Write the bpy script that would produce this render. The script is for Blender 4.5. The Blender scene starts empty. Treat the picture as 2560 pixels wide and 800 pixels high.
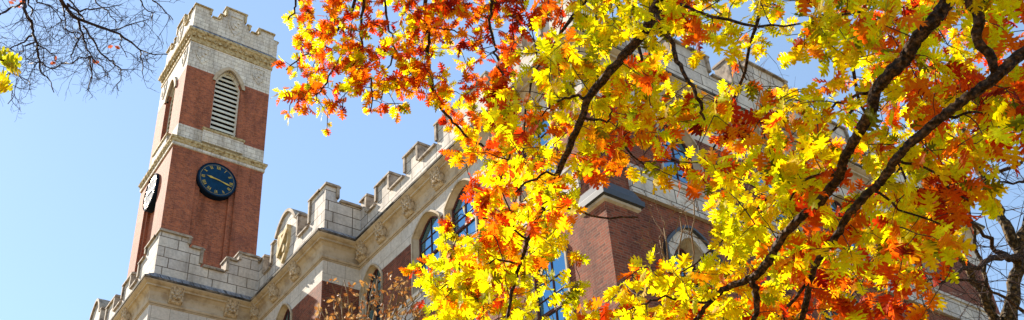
import bpy, bmesh, math, random
import numpy as np
from mathutils import Vector, Matrix
from mathutils.geometry import tessellate_polygon
rad = math.radians
sc = bpy.context.scene
COL = sc.collection
random.seed(7); rng = np.random.default_rng(7)

# ------------------------------------------------------------------ camera
CR = np.array([[0.8102201159128914, -0.5822799815198377, -0.06703273000078594], [0.2656506370383429, 0.46675269880759707, -0.8435470687501363], [0.5224682792392505, 0.6656515163935872, 0.5328554737559656]])
F, PX, PY = 2442.0, 1280.0, 601.0
EYE = np.array([0.0, 0.0, 1.6])
def U(x, y, depth):
    c = np.array([(x-PX)/F, (y-PY)/F, 1.0])*depth
    return CR.T @ c + EYE
def P2(P):
    c = CR @ (np.asarray(P)-EYE); return F*c[0]/c[2]+PX, F*c[1]/c[2]+PY, c[2]
cam = bpy.data.cameras.new('camera'); co = bpy.data.objects.new('camera', cam); COL.objects.link(co)
cam.sensor_width = 36; cam.lens = F*36/2560; cam.shift_y = (PY-400)/2560
cam.clip_start = 0.1; cam.clip_end = 6000
m = Matrix(((CR[0][0], -CR[1][0], -CR[2][0], 0), (CR[0][1], -CR[1][1], -CR[2][1], 0),
            (CR[0][2], -CR[1][2], -CR[2][2], 0), (0, 0, 0, 1)))
co.matrix_world = Matrix.Translation(EYE) @ m
sc.camera = co

# ------------------------------------------------------------------ light
SUN_EL, SUN_OFF = 37, 14.5          # elevation; degrees from +Y towards -X
sd = Vector((-math.sin(rad(SUN_OFF))*math.cos(rad(SUN_EL)), math.cos(rad(SUN_OFF))*math.cos(rad(SUN_EL)), math.sin(rad(SUN_EL))))
sl = bpy.data.lights.new('sun', 'SUN'); so = bpy.data.objects.new('sun', sl); COL.objects.link(so)
sl.energy = 5.0; sl.angle = rad(0.5); sl.color = (1.0, 0.90, 0.76)
so.rotation_euler = sd.to_track_quat('Z', 'Y').to_euler()
w = bpy.data.worlds.new('World'); sc.world = w; w.use_nodes = True
nt = w.node_tree; bg = nt.nodes['Background']
sky = nt.nodes.new('ShaderNodeTexSky'); sky.sky_type = 'NISHITA'; sky.sun_disc = False
sky.sun_elevation = rad(SUN_EL); sky.sun_rotation = rad(-SUN_OFF); sky.air_density = 1.0; sky.dust_density = 0.1; sky.ozone_density = 2.6
mxs = nt.nodes.new('ShaderNodeMix'); mxs.data_type = 'RGBA'; mxs.inputs[0].default_value = .38      # thin even haze in the air
nt.links.new(sky.outputs[0], mxs.inputs[6]); mxs.inputs[7].default_value = (2.2, 3.15, 4.3, 1); nt.links.new(mxs.outputs[2], bg.inputs[0]); bg.inputs[1].default_value = 0.092
sc.view_settings.view_transform = 'Standard'; sc.view_settings.look = 'None'
sc.view_settings.gamma = 1; sc.view_settings.use_curve_mapping = False
sc.view_settings.exposure = 1.42
sc.render.engine = 'CYCLES'
sc.cycles.max_bounces = 6; sc.cycles.transmission_bounces = 4; sc.cycles.diffuse_bounces = 4

# ------------------------------------------------------------------ materials
def newmat(name):
    mt = bpy.data.materials.new(name); mt.use_nodes = True
    n = mt.node_tree; b = n.nodes['Principled BSDF']; return mt, n, b
def N(n, t, **k):
    x = n.nodes.new(t)
    for a, v in k.items(): setattr(x, a, v)
    return x
def wallcoord(n):
    g = N(n, 'ShaderNodeNewGeometry'); tc = N(n, 'ShaderNodeTexCoord')
    s1 = N(n, 'ShaderNodeSeparateXYZ'); s2 = N(n, 'ShaderNodeSeparateXYZ')
    n.links.new(g.outputs['True Normal'], s1.inputs[0]); n.links.new(tc.outputs['Object'], s2.inputs[0])
    ab = N(n, 'ShaderNodeMath', operation='ABSOLUTE'); n.links.new(s1.outputs[1], ab.inputs[0])
    gt = N(n, 'ShaderNodeMath', operation='GREATER_THAN'); n.links.new(ab.outputs[0], gt.inputs[0]); gt.inputs[1].default_value = .5
    mx = N(n, 'ShaderNodeMix', data_type='FLOAT')
    n.links.new(gt.outputs[0], mx.inputs[0]); n.links.new(s2.outputs[1], mx.inputs[2]); n.links.new(s2.outputs[0], mx.inputs[3])
    cb = N(n, 'ShaderNodeCombineXYZ'); n.links.new(mx.outputs[0], cb.inputs[0]); n.links.new(s2.outputs[2], cb.inputs[1])
    return cb.outputs[0], tc.outputs['Object']
def ramp(n, src, stops):
    r = N(n, 'ShaderNodeValToRGB'); n.links.new(src, r.inputs[0])
    e = r.color_ramp.elements
    e[0].position, e[0].color = stops[0][0], (*stops[0][1], 1); e[1].position, e[1].color = stops[-1][0], (*stops[-1][1], 1)
    for p, c in stops[1:-1]:
        q = e.new(p); q.color = (*c, 1)
    return r.outputs[0]
def noise(n, vec, scale, detail=4, rough=.6):
    x = N(n, 'ShaderNodeTexNoise'); n.links.new(vec, x.inputs['Vector']); x.inputs['Scale'].default_value = scale
    x.inputs['Detail'].default_value = detail; x.inputs['Roughness'].default_value = rough; return x.outputs[0]
def mixc(n, fac, a, b, mode='MIX'):
    x = N(n, 'ShaderNodeMix', data_type='RGBA', blend_type=mode)
    if isinstance(fac, float): x.inputs[0].default_value = fac
    else: n.links.new(fac, x.inputs[0])
    for i, v in ((6, a), (7, b)):
        if isinstance(v, tuple): x.inputs[i].default_value = (*v, 1)
        else: n.links.new(v, x.inputs[i])
    return x.outputs[2]
def bump(n, b, src, st, dist=.02):
    x = N(n, 'ShaderNodeBump'); x.inputs['Strength'].default_value = st; x.inputs['Distance'].default_value = dist
    n.links.new(src, x.inputs['Height']); n.links.new(x.outputs[0], b.inputs['Normal']); return x

def block_mat(name, c1, c2, mortar, wd, ht, ms, dirt, dirtamt=.5, offs=.5, bumpst=.4, streak=False):
    mt, n, b = newmat(name)
    uv, ob = wallcoord(n)
    # uneven joints
    br = N(n, 'ShaderNodeTexBrick'); n.links.new(uv, br.inputs['Vector']); br.offset = offs; br.squash = .8; br.squash_frequency = 3
    br.inputs['Scale'].default_value = 1; br.inputs['Brick Width'].default_value = wd; br.inputs['Row Height'].default_value = ht
    br.inputs['Mortar Size'].default_value = ms; br.inputs['Mortar Smooth'].default_value = .15; br.inputs['Bias'].default_value = 0
    br.inputs['Color1'].default_value = (*c1, 1); br.inputs['Color2'].default_value = (*c2, 1); br.inputs['Mortar'].default_value = (*mortar, 1)
    n1 = noise(n, ob, 1.1, 5, .65); n2 = noise(n, ob, 9, 4, .7)
    f1 = ramp(n, n1, [(.42, (0, 0, 0)), (.72, (dirtamt,)*3)])
    c = mixc(n, f1, br.outputs[0], dirt)
    f2 = ramp(n, n2, [(.3, (.78,)*3), (.7, (1.12,)*3)])
    c = mixc(n, 1.0, c, f2, 'MULTIPLY')
    if bumpst >= .4 and not streak:
        mp = N(n, 'ShaderNodeMapping'); n.links.new(uv, mp.inputs[0]); mp.inputs['Scale'].default_value = (1.6, .22, 1)
        n4 = noise(n, mp.outputs[0], 1.0, 6, .65)
        c = mixc(n, 1.0, c, ramp(n, n4, [(.34, (.66, .64, .62)), (.52, (1, 1, 1)), (.7, (1.12, 1.1, 1.06))]), 'MULTIPLY')
    if streak:
        mp = N(n, 'ShaderNodeMapping'); n.links.new(uv, mp.inputs[0]); mp.inputs['Scale'].default_value = (6, .5, 1)
        n3 = noise(n, mp.outputs[0], 1.3, 5, .7)
        f3 = ramp(n, n3, [(.47, (0, 0, 0)), (.60, (.9,)*3)])
        c = mixc(n, f3, c, tuple(v*.35 for v in dirt))
    n.links.new(c, b.inputs['Base Color']); b.inputs['Roughness'].default_value = .85; b.inputs['Specular IOR Level'].default_value = .2
    h = mixc(n, .35, br.outputs['Fac'], n2)
    inv = N(n, 'ShaderNodeInvert'); n.links.new(h, inv.inputs[1]); bump(n, b, inv.outputs[0], bumpst, .02)
    return mt
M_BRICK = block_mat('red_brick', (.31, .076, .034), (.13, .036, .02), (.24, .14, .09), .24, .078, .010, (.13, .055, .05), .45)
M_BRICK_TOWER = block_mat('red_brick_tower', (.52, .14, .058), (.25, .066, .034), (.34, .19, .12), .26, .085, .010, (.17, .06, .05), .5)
M_STONE = block_mat('pale_limestone', (.74, .67, .58), (.55, .50, .46), (.12, .09, .065), 1.02, .46, .018, (.36, .30, .23), .45)
M_FRIEZE = block_mat('smooth_frieze_stone', (.68, .61, .53), (.60, .55, .49), (.34, .28, .22), .9, .55, .010, (.42, .36, .28), .4, bumpst=.15)
M_STONE_TOWER = block_mat('pale_limestone_tower', (.80, .74, .64), (.68, .62, .55), (.26, .20, .14), .62, .33, .012, (.42, .33, .22), .5)
M_LEDGE = block_mat('weathered_ledge', (.42, .42, .45), (.34, .34, .36), (.06, .05, .045), 1.3, 3.0, .02, (.10, .09, .085), .8, streak=True)
def carved(name, c1, c2, c3, scale, st=1.0):
    mt, n, b = newmat(name); tc = N(n, 'ShaderNodeTexCoord'); ob = tc.outputs['Object']
    n1 = noise(n, ob, scale, 5, .65)
    v = N(n, 'ShaderNodeTexVoronoi'); v.feature = 'SMOOTH_F1'; n.links.new(ob, v.inputs['Vector']); v.inputs['Scale'].default_value = scale*.8
    mt_ = N(n, 'ShaderNodeMath', operation='MULTIPLY'); n.links.new(n1, mt_.inputs[0]); n.links.new(v.outputs['Distance'], mt_.inputs[1])
    col = ramp(n, n1, [(.36, c3), (.5, c1), (.68, c2)])
    n.links.new(col, b.inputs['Base Color']); b.inputs['Roughness'].default_value = .85; b.inputs['Specular IOR Level'].default_value = .2
    bump(n, b, v.outputs['Distance'], st, .06)
    return mt
M_CORNICE = carved('aged_cornice_stone', (.50, .40, .28), (.56, .46, .34), (.36, .27, .18), 2.2, .04)
M_STAIN = carved('black_stained_stone', (.10, .085, .07), (.38, .31, .23), (.03, .027, .025), 1.6, .1)
M_COPING = carved('aged_coping_stone', (.34, .27, .20), (.48, .40, .31), (.15, .115, .09), 4, .12)
M_GOLDSTONE = carved('ochre_carved_stone', (.46, .35, .18), (.62, .52, .34), (.20, .13, .055), 5.0, .8)
M_CARVE = carved('rosette_stone', (.48, .37, .25), (.62, .52, .38), (.20, .14, .08), 9, .5)
M_EMBLEM = carved('emblem_stone', (.58, .43, .22), (.68, .54, .32), (.36, .25, .11), 3, .1)
def plain(name, c, rough=.6, spec=.3, metal=0, var=.12, sc_=8):
    mt, n, b = newmat(name); tc = N(n, 'ShaderNodeTexCoord'); x = noise(n, tc.outputs['Object'], sc_)
    n.links.new(ramp(n, x, [(.3, tuple(v*(1-var*1.5) for v in c)), (.7, tuple(min(1, v*(1+var)) for v in c))]), b.inputs['Base Color'])
    b.inputs['Roughness'].default_value = rough; b.inputs['Specular IOR Level'].default_value = spec; b.inputs['Metallic'].default_value = metal
    return mt
M_FRAME = plain('red_brown_wood', (.10, .028, .022))
M_LOUVRE = plain('cream_painted_louvre', (.74, .70, .58), .7, .2)
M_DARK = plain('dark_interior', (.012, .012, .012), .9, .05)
M_NAVY = plain('navy_clock_face', (.006, .040, .095), .8, .08, 0, .18, 5)
M_RIM = plain('black_blue_rim', (.006, .014, .03), .8, .1)
M_GOLD = plain('gilded_numerals', (.62, .42, .07), .45, .4, .25)
M_TEAL = plain('copper_sill', (.05, .14, .16))
M_SLATE = plain('dark_metal_cap', (.045, .05, .06), .45, .5)
M_ROOF = plain('roof_felt', (.10, .10, .11), .9, .1)
M_BARK = carved('dark_bark', (.040, .019, .009), (.17, .085, .036), (.006, .004, .002), 42, 1.0)
M_BARKLIGHT = carved('mottled_bark', (.045, .030, .015), (.20, .13, .055), (.006, .005, .003), 20, 1.0)
M_TWIG = plain('thin_twig_bark', (.045, .026, .022), .8, .2)
M_TWIGPALE = plain('pale_twig_bark', (.20, .13, .065), .8, .2)
mt, n, b = newmat('sky_reflecting_glass'); tc = N(n, 'ShaderNodeTexCoord')
b.inputs['Base Color'].default_value = (.15, .34, .48, 1); b.inputs['Metallic'].default_value = .92; b.inputs['Roughness'].default_value = .08
bump(n, b, noise(n, tc.outputs['Object'], 1.5, 2), .12, .05)
M_GLASS = mt
mt, n, b = newmat('lawn'); tc = N(n, 'ShaderNodeTexCoord')
n.links.new(ramp(n, noise(n, tc.outputs['Object'], .6, 8), [(.35, (.10, .10, .03)), (.55, (.24, .17, .06)), (.7, (.30, .19, .06))]), b.inputs['Base Color']); b.inputs['Roughness'].default_value = .95
M_LAWN = mt
def leafmat(name, trans, edge):
    mt = bpy.data.materials.new(name); mt.use_nodes = True; n = mt.node_tree; n.nodes.clear()
    at = N(n, 'ShaderNodeAttribute', attribute_name='leaf_tint'); tc = N(n, 'ShaderNodeTexCoord')
    f = ramp(n, noise(n, tc.outputs['Object'], 26, 3), [(.50, (0, 0, 0)), (.66, (edge,)*3)])
    tinted = mixc(n, 1.0, at.outputs['Color'], (1.0, .42, .5), 'MULTIPLY')
    c = mixc(n, f, at.outputs['Color'], tinted)
    c = mixc(n, 1.0, c, ramp(n, noise(n, tc.outputs['Object'], 45, 4, .7), [(.30, (.55, .42, .4)), (.44, (.92, .9, .9)), (.7, (1.08, 1.1, 1.1))]), 'MULTIPLY')
    d = N(n, 'ShaderNodeBsdfPrincipled'); d.inputs['Roughness'].default_value = .55; d.inputs['Specular IOR Level'].default_value = .12
    t = N(n, 'ShaderNodeBsdfTranslucent'); n.links.new(c, d.inputs['Base Color'])
    n.links.new(c, t.inputs['Color'])
    mx = N(n, 'ShaderNodeMixShader'); mx.inputs[0].default_value = trans
    n.links.new(d.outputs[0], mx.inputs[1]); n.links.new(t.outputs[0], mx.inputs[2])
    o = N(n, 'ShaderNodeOutputMaterial'); n.links.new(mx.outputs[0], o.inputs[0]); return mt
M_LEAF = leafmat('oak_leaf', .74, .5)
M_DRYLEAF = leafmat('dry_leaf', .4, .3)

# ------------------------------------------------------------------ objects
def thing(name, label, cat, loc, group=None):
    o = bpy.data.objects.new(name, None); COL.objects.link(o); o.location = loc; o.empty_display_size = .5
    o['label'] = label; o['category'] = cat
    if group: o['group'] = group
    return o
WORLD = Vector((0, 0, 0))
def rootworld(o):
    v = Vector((0, 0, 0))
    while o: v += o.location; o = o.parent
    return v
class MB:
    def __init__(s, S=1.3): s.v = []; s.f = []; s.mi = []; s.S = S
    def tf(s, p): return (p[0]*s.S, p[1]*s.S, p[2]*s.S+1.6)
    def add(s, vs, fs, raw=False, mi=0):
        o = len(s.v); s.v += [tuple(p) if raw else s.tf(p) for p in vs]; s.f += [tuple(i+o for i in f) for f in fs]; s.mi += [mi]*len(fs)
    # fr = ('A', x) plane facing -X running along y ; ('B', y) plane facing -Y running along x
    def pt(s, fr, a, z, d): return (fr[1]-d, a, z) if fr[0] == 'A' else (a, fr[1]-d, z)
    def box(s, fr, a0, a1, z0, z1, d0, d1):
        vs = [s.pt(fr, a, z, d) for a in (a0, a1) for z in (z0, z1) for d in (d0, d1)]
        s.add(vs, [(0, 1, 3, 2), (4, 6, 7, 5), (0, 4, 5, 1), (2, 3, 7, 6), (0, 2, 6, 4), (1, 5, 7, 3)])
    def prism(s, fr, poly, d0, d1, back=True):
        n = len(poly); vs = [s.pt(fr, a, z, d1) for a, z in poly]+[s.pt(fr, a, z, d0) for a, z in poly]
        tr = tessellate_polygon([[Vector((a, z, 0)) for a, z in poly]])
        fs = [tuple(t) for t in tr]+[(i, (i+1) % n, (i+1) % n+n, i+n) for i in range(n)]
        if back: fs += [tuple(i+n for i in reversed(t)) for t in tr]
        s.add(vs, fs)
    def sheet(s, fr, outer, holes, d=0):
        loops = [outer]+holes; flat = [p for l in loops for p in l]
        tr = tessellate_polygon([[Vector((a, z, 0)) for a, z in l] for l in loops])
        s.add([s.pt(fr, a, z, d) for a, z in flat], [tuple(t) for t in tr])
    def strip(s, fr, l0, d0, l1, d1, closed=True):
        n = len(l0); s.add([s.pt(fr, a, z, d0) for a, z in l0]+[s.pt(fr, a, z, d1) for a, z in l1],
                           [(i, (i+1) % n, (i+1) % n+n, i+n) for i in range(n if closed else n-1)])
    def sweep(s, path, prof, closed=False):
        # path: plan points, outward = right-hand... normals given by axis: along -Y runs face -X, along +X runs face -Y
        n = len(path); nor = []
        segs = n if closed else n-1
        for i in range(segs):
            a, b = path[i], path[(i+1) % n]; dx, dy = b[0]-a[0], b[1]-a[1]; L = math.hypot(dx, dy); nor.append((dy/L, -dx/L))
        vs = []
        for i in range(n):
            if closed: ns = (nor[i-1], nor[i])
            else: ns = (nor[max(0, i-1)], nor[min(i, segs-1)])
            o = (ns[0][0]+ns[1][0], ns[0][1]+ns[1][1]) if abs(ns[0][0]*ns[1][0]+ns[0][1]*ns[1][1]) < .5 else ns[0]
            vs += [(path[i][0]+o[0]*d, path[i][1]+o[1]*d, z) for d, z in prof]
        k = len(prof); fs = []
        for i in range(segs):
            j = (i+1) % n
            fs += [(i*k+q, j*k+q, j*k+q+1, i*k+q+1) for q in range(k-1)]
        s.add(vs, fs)
    def tube(s, pts, rs, sides=6, raw=True, jit=0):
        pts = [np.asarray(p, float) for p in pts]; n = len(pts)
        if n < 2: return
        up = np.array([.3, .5, .8]); vs = []
        for i in range(n):
            t = pts[min(i+1, n-1)]-pts[max(i-1, 0)]; t /= (np.linalg.norm(t)+1e-9)
            a = np.cross(t, up); a /= (np.linalg.norm(a)+1e-9); b = np.cross(t, a)
            for k in range(sides):
                an = 2*math.pi*k/sides; vs.append(pts[i]+rs[i]*(1+(random.uniform(-jit, jit) if jit else 0))*(a*math.cos(an)+b*math.sin(an)))
        fs = [(i*sides+k, i*sides+(k+1) % sides, (i+1)*sides+(k+1) % sides, (i+1)*sides+k) for i in range(n-1) for k in range(sides)]
        fs += [tuple(range(sides-1, -1, -1)), tuple(range((n-1)*sides, n*sides))]
        s.add(vs, fs, raw)
    def build(s, name, mats, parent=None, smooth=False, fixn=True, label=None):
        me = bpy.data.meshes.new(name); me.from_pydata(s.v, [], s.f)
        mats = mats if isinstance(mats, (list, tuple)) else [mats]
        for q in mats: me.materials.append(q)
        if len(mats) > 1: me.polygons.foreach_set('material_index', s.mi)
        if fixn:
            bm = bmesh.new(); bm.from_mesh(me); bmesh.ops.recalc_face_normals(bm, faces=bm.faces); bm.to_mesh(me); bm.free()
        if smooth: me.polygons.foreach_set('use_smooth', [True]*len(me.polygons))
        o = bpy.data.objects.new(name, me); COL.objects.link(o)
        if parent: o.parent = parent; o.location = -rootworld(parent)
        if label: o['label'] = label
        return o
def split_z(bobj, z, name, mat):
    """cut the mesh of a wall at world height z and move what lies above to a new part"""
    me = bobj.data; bm = bmesh.new(); bm.from_mesh(me)
    bmesh.ops.bisect_plane(bm, geom=bm.verts[:]+bm.edges[:]+bm.faces[:], plane_co=(0, 0, z), plane_no=(0, 0, 1))
    up = bm.copy()
    bmesh.ops.delete(bm, geom=[f for f in bm.faces if f.calc_center_median().z > z], context='FACES')
    bmesh.ops.delete(up, geom=[f for f in up.faces if f.calc_center_median().z <= z], context='FACES')
    me2 = bpy.data.meshes.new(name); up.to_mesh(me2); bm.to_mesh(me); bm.free(); up.free()
    me2.materials.append(mat); o = bpy.data.objects.new(name, me2); COL.objects.link(o); o.parent = bobj.parent; o.location = bobj.location
    return o

def arch(s0, s1, z0, zs, za, n=7, flat=.55):
    """opening outline: rectangle with a low pointed arch, springing zs, apex za"""
    c = (s0+s1)/2; h = (s1-s0)/2; pts = [(s0, z0), (s1, z0)]
    for i in range(n+1):
        t = i/n; a = c+h*(1-t); z = zs+(za-zs)*(math.sin(t*math.pi/2)**.9*(1-flat)+flat*(1-(1-t)**1.6)); pts.append((a, z))
    L = [(2*c-a, z) for a, z in reversed(pts[2:-1])]
    return pts+L
def inset(poly, k, zb=None):
    c = (min(a for a, z in poly)+max(a for a, z in poly))/2; zm = min(z for a, z in poly)
    h = max(a for a, z in poly)-c; r = (h-k)/h
    return [(c+(a-c)*r, (z+k*.6 if z < zm+.01 else z-k*(.9 if abs(a-c) < h*.98 else .25))) for a, z in poly]

def window(fr, s0, s1, z0, zs, za, parent, rail=None, rows=(.0,), splay=.075, deep=.15, hood=True):
    o = arch(s0, s1, z0, zs, za); i1 = inset(o, splay)
    r = MB(); r.strip(fr, o, 0.001, i1, -deep)
    if hood:
        ou = inset(o, -.05); n_ = len(o)
        r.strip(fr, ou, .002, ou, .045); r.strip(fr, ou, .045, o, .045); r.strip(fr, o, .045, o, 0)
    wd = r.build('window', M_CORNICE, parent, fixn=False)
    i2 = inset(i1, .04); f = MB(); f.strip(fr, i1, -deep+.02, i2, -deep+.02); f.strip(fr, i2, -deep+.02, i2, -deep-.02)
    c = (s0+s1)/2; z1 = min(z for a, z in i2); zt = max(z for a, z in i2)
    f.box(fr, c-.014, c+.014, z1, zt, -deep-.02, -deep+.008)
    a0 = min(a for a, z in i2); a1 = max(a for a, z in i2)
    if rail: f.box(fr, a0, a1, rail-.03, rail+.03, -deep-.02, -deep+.03)
    for q in rows: f.box(fr, a0, a1, q-.009, q+.009, -deep-.02, -deep+.006)
    f.build('frame', M_FRAME, wd, fixn=False)
    g = MB(); g.sheet(fr, i1, [], -deep-.015); g.build('pane', M_GLASS, wd, fixn=False)
    return o

# ---- ground
g = MB(); g.add([(-900, -900, 0), (900, -900, 0), (900, 900, 0), (-900, 900, 0)], [(0, 1, 2, 3)], True)
o = g.build('ground', M_LAWN); o['kind'] = 'structure'

# ================================================================== HALL
XM, XS, XP = 11.25, 10.1, 6.85       # wall planes facing -X: main, step, pavilion
YB, Y2, Y1 = 11.5, 21.45, 26.15      # wall planes facing -Y: right facade, step, pavilion
XE, YE = 26.6, 44.0
ZG = -1.6/1.3
ZF, ZCB, ZP = 13.75, 14.46, 15.42
hall = thing('university_hall', 'long red brick hall with pale stone crenellated parapet and arched windows', 'building', (XM*1.3+6, 22*1.3, 0))
FA, FS, FPV = ('A', XM), ('A', XS), ('A', XP)
FB, F2, F1 = ('B', YB), ('B', Y2), ('B', Y1)
wallmb = MB()
ROWU = (13.64, 13.35, 12.6)
mainw = [(17.22, 18.5), (15.62, 16.92), (12.62, 13.92)]
A_open = [window(FA, a, b_, 12.15, 13.82, 14.24, hall, 13.05, ROWU) for a, b_ in mainw]
A_open.append(window(FA, 20.15, 21.32, 12.15, 13.6, 14.17, hall, 13.05, ROWU))
A_open += [window(FA, a, b_, 8.2, 10.35, 10.85, hall, 9.3, (10.0, 9.65, 8.9, 8.5)) for a, b_ in mainw+[(20.15, 21.32)]]
wallmb.sheet(FA, [(YB, ZG), (Y2, ZG), (Y2, ZP), (YB, ZP)], A_open)
S_open = [window(FS, 23.35, 24.55, 12.15, 13.6, 14.17, hall, 13.05, ROWU)]
wallmb.sheet(FS, [(Y2, ZG), (Y1, ZG), (Y1, ZP), (Y2, ZP)], S_open)
P_open = [window(FPV, a, a+1.25, 12.15, 13.6, 14.17, hall, 13.05, ROWU) for a in (27.6, 31)]
wallmb.sheet(FPV, [(Y1, ZG), (YE, ZG), (YE, ZP), (Y1, ZP)], P_open)
wallmb.sheet(F1, [(XP, ZG), (XS, ZG), (XS, ZP), (XP, ZP)], [])
wallmb.sheet(F2, [(XS, ZG), (XM, ZG), (XM, ZP), (XS, ZP)], [])
bwin = [(13.35, 14.6), (16.6, 17.85), (19.4, 20.65), (22.2, 23.45)]
B_open = [window(FB, a, b_, 12.2, 13.5, 14.05, hall, 13.0, ROWU) for a, b_ in bwin]
# wide arched heads under the string course
for a in (13.12, 18.1, 23.1):
    B_open.append(window(FB, a, a+1.2, 7.5, 10.1, 10.72, hall, 9.2, (9.8, 8.6), .12, .25, hood=False))
wallmb.sheet(FB, [(XM, ZG), (XE, ZG), (XE, ZP), (XM, ZP)], B_open)
wallmb.add([(XE, YB, ZG), (XE, YE, ZG), (XE, YE, ZP), (XE, YB, ZP), (XP, YE, ZG), (XP, YE, ZP)], [(0, 1, 2, 3), (1, 4, 5, 2)])
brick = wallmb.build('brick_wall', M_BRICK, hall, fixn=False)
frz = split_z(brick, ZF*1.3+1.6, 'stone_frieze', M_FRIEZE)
rf = MB(); rf.add([(XM, YB, 15.3), (XE, YB, 15.3), (XE, YE, 15.3), (XP, YE, 15.3), (XP, Y1, 15.3), (XS, Y1, 15.3), (XS, Y2, 15.3), (XM, Y2, 15.3)], [(0, 1, 2, 3, 4, 5, 6, 7)])
rf.build('roof', M_ROOF, hall)
path = [(XP, YE), (XP, Y1), (XS, Y1), (XS, Y2), (XM, Y2), (XM, YB), (XE, YB), (XE, YE)]
path = [(x, y) for x, y in path]
# normals from the sweep helper are (dy,-dx): runs along -Y must face -X
c = MB(); c.sweep(path, [(.0, ZCB), (.05, ZCB), (.07, ZCB+.05), (.05, ZCB+.1), (.03, ZCB+.12), (.035, ZCB+.26), (.07, ZCB+.38), (.15, ZCB+.47),
                         (.21, ZCB+.49), (.21, ZCB+.54), (.25, ZCB+.56), (.30, ZCB+.60), (.32, ZCB+.62), (.322, ZCB+.64)])
c.sweep(path, [(.0, ZCB-.045), (.028, ZCB-.04), (.03, ZCB-.012), (.0, ZCB-.008)])
c.build('cornice', M_CORNICE, hall, fixn=False)
c = MB(); c.sweep(path, [(.326, ZCB+.645), (.345, ZCB+.65), (.352, ZCB+.705), (.33, ZCB+.712)])
c.build('stained_drip_edge', M_STAIN, hall, fixn=False)
c = MB(); c.sweep(path, [(.331, ZCB+.711), (.18, ZCB+.85), (.18, ZCB+.87), (.002, ZP+.06)])
c.build('sloping_ledge', M_LEDGE, hall, fixn=False)

def parapet(fr, segs, z0, thick, name, parent, S=1.3, mat=None, cap=None, over=.075, ct=.10, gable=None, ends=(0, 0)):
    """segs: (a0,a1,h) in order; gable: index of a segment whose top is a rounded gable (apex height)"""
    poly = [(segs[0][0], z0)]
    capmb = MB(S)
    for i, (a0, a1, h) in enumerate(segs):
        if gable and gable[0] == i:
            for k in range(9):
                t = k/8; poly.append((a0+(a1-a0)*t, h+(gable[1]-h)*math.sin(math.pi*t)**.8))
        else: poly += [(a0, h-.001*(i % 2)), (a1, h-.001*(i % 2))]
    poly.append((segs[-1][1], z0))
    b_ = MB(S); b_.prism(fr, poly, -thick, 0)
    p = b_.build(name, mat or M_STONE, parent, fixn=True)
    for i, (a0, a1, h) in enumerate(segs):
        hl = segs[i-1][2] if i else (h if ends[0] else 0); hr = segs[i+1][2] if i+1 < len(segs) else (h if ends[1] else 0)
        e0 = over if hl < h else -.07; e1 = over if hr < h else -.07
        if i == 0: e0 = ends[0]
        if i == len(segs)-1: e1 = ends[1]
        if gable and gable[0] == i:
            L0 = []; L1 = []
            for k in range(9):
                t = k/8; z = h+(gable[1]-h)*math.sin(math.pi*t)**.8; L0.append((a0+(a1-a0)*t, z)); L1.append((a0-over+(a1-a0+2*over)*t, z+ct))
            for k in range(8): capmb.prism(fr, [L0[k], L0[k+1], L1[k+1], L1[k]], -thick-over, over)
        else:
            capmb.box(fr, a0-e0, a1+e1, h+.001, h+ct*.55, -thick-over, over)
            capmb.box(fr, a0-e0+.03, a1+e1-.03, h+ct*.55, h+ct, -thick-over+.03, over-.03)
        if i and abs(hl-h) > .15:
            lo, hi = min(hl, h)+ct+.002, max(hl, h)
            if hl < h: capmb.box(fr, a0-.04, a0+.055, lo, hi-.002, -thick-.03, over-.01)
            else: capmb.box(fr, a0-.055, a0+.04, lo, hi-.002, -thick-.03, over-.01)
    capmb.build('coping', cap or M_COPING, p, fixn=True)
    return p
TH = .36; CT = .09
def H(v): return v-CT
pav_b = [(XP, 7.78, H(17.06)), (7.78, 8.2, H(16.75)), (8.2, 9.03, H(16.17)), (9.03, 9.42, H(16.68)), (9.42, XS-.0, H(17.0))]
parapet(F1, pav_b, ZP, TH, 'parapet', hall, ends=(.05, 0))
pav_a = [(Y1+TH+.002, 27.35, H(17.06)), (27.35, 27.85, H(16.76)), (27.85, 28.6, H(16.17)), (28.6, 29.45, H(16.75)), (29.45, 30.3, H(16.17)), (30.3, 31.2, H(16.75)), (31.2, 32.0, H(16.17)),
         (32.0, 32.3, H(17.1)), (32.3, 33.5, H(17.15)), (33.5, 33.8, H(17.1)), (33.8, 34.6, H(16.17)), (34.6, 35.5, H(16.8)), (35.5, 36.3, H(16.17)), (36.3, 37.2, H(16.8)), (37.2, 38.2, H(16.17)), (38.2, 44, H(16.8))]
parapet(FPV, pav_a, ZP, TH, 'parapet', hall, gable=(8, 17.75), ends=(.0, 0))
mid_a = [(Y2+TH+.002, 22.45, H(17.06)), (22.45, 23.22, H(16.17)), (23.22, 23.48, H(17.0)), (23.48, 24.85, H(17.05)), (24.85, 25.12, H(17.0)), (25.12, 25.72, H(16.17)), (25.72, Y1-.002, H(16.85))]
parapet(FS, mid_a, ZP, TH, 'parapet', hall, gable=(3, 17.56), ends=(0, 0))
parapet(F2, [(XS, 10.48, H(17.06)), (10.48, XM, H(16.6))], ZP, TH, 'parapet', hall, ends=(.05, 0))
main_a = [(YB+TH+.002, 12.6, H(17.1)), (12.6, 13.3, H(16.17)), (13.3, 14.05, H(16.8)), (14.05, 14.85, H(16.17)), (14.85, 15.1, H(16.8)), (15.1, 17.2, H(16.8)), (17.2, 18.15, H(16.17)), (18.15, 18.85, H(16.78)), (18.85, 19.72, H(16.17)),
          (19.72, 20.48, H(16.77)), (20.48, 21.05, H(16.17)), (21.05, Y2-.002, H(16.8))]
parapet(FA, main_a, ZP, TH, 'parapet', hall, ends=(0, 0))
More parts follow.
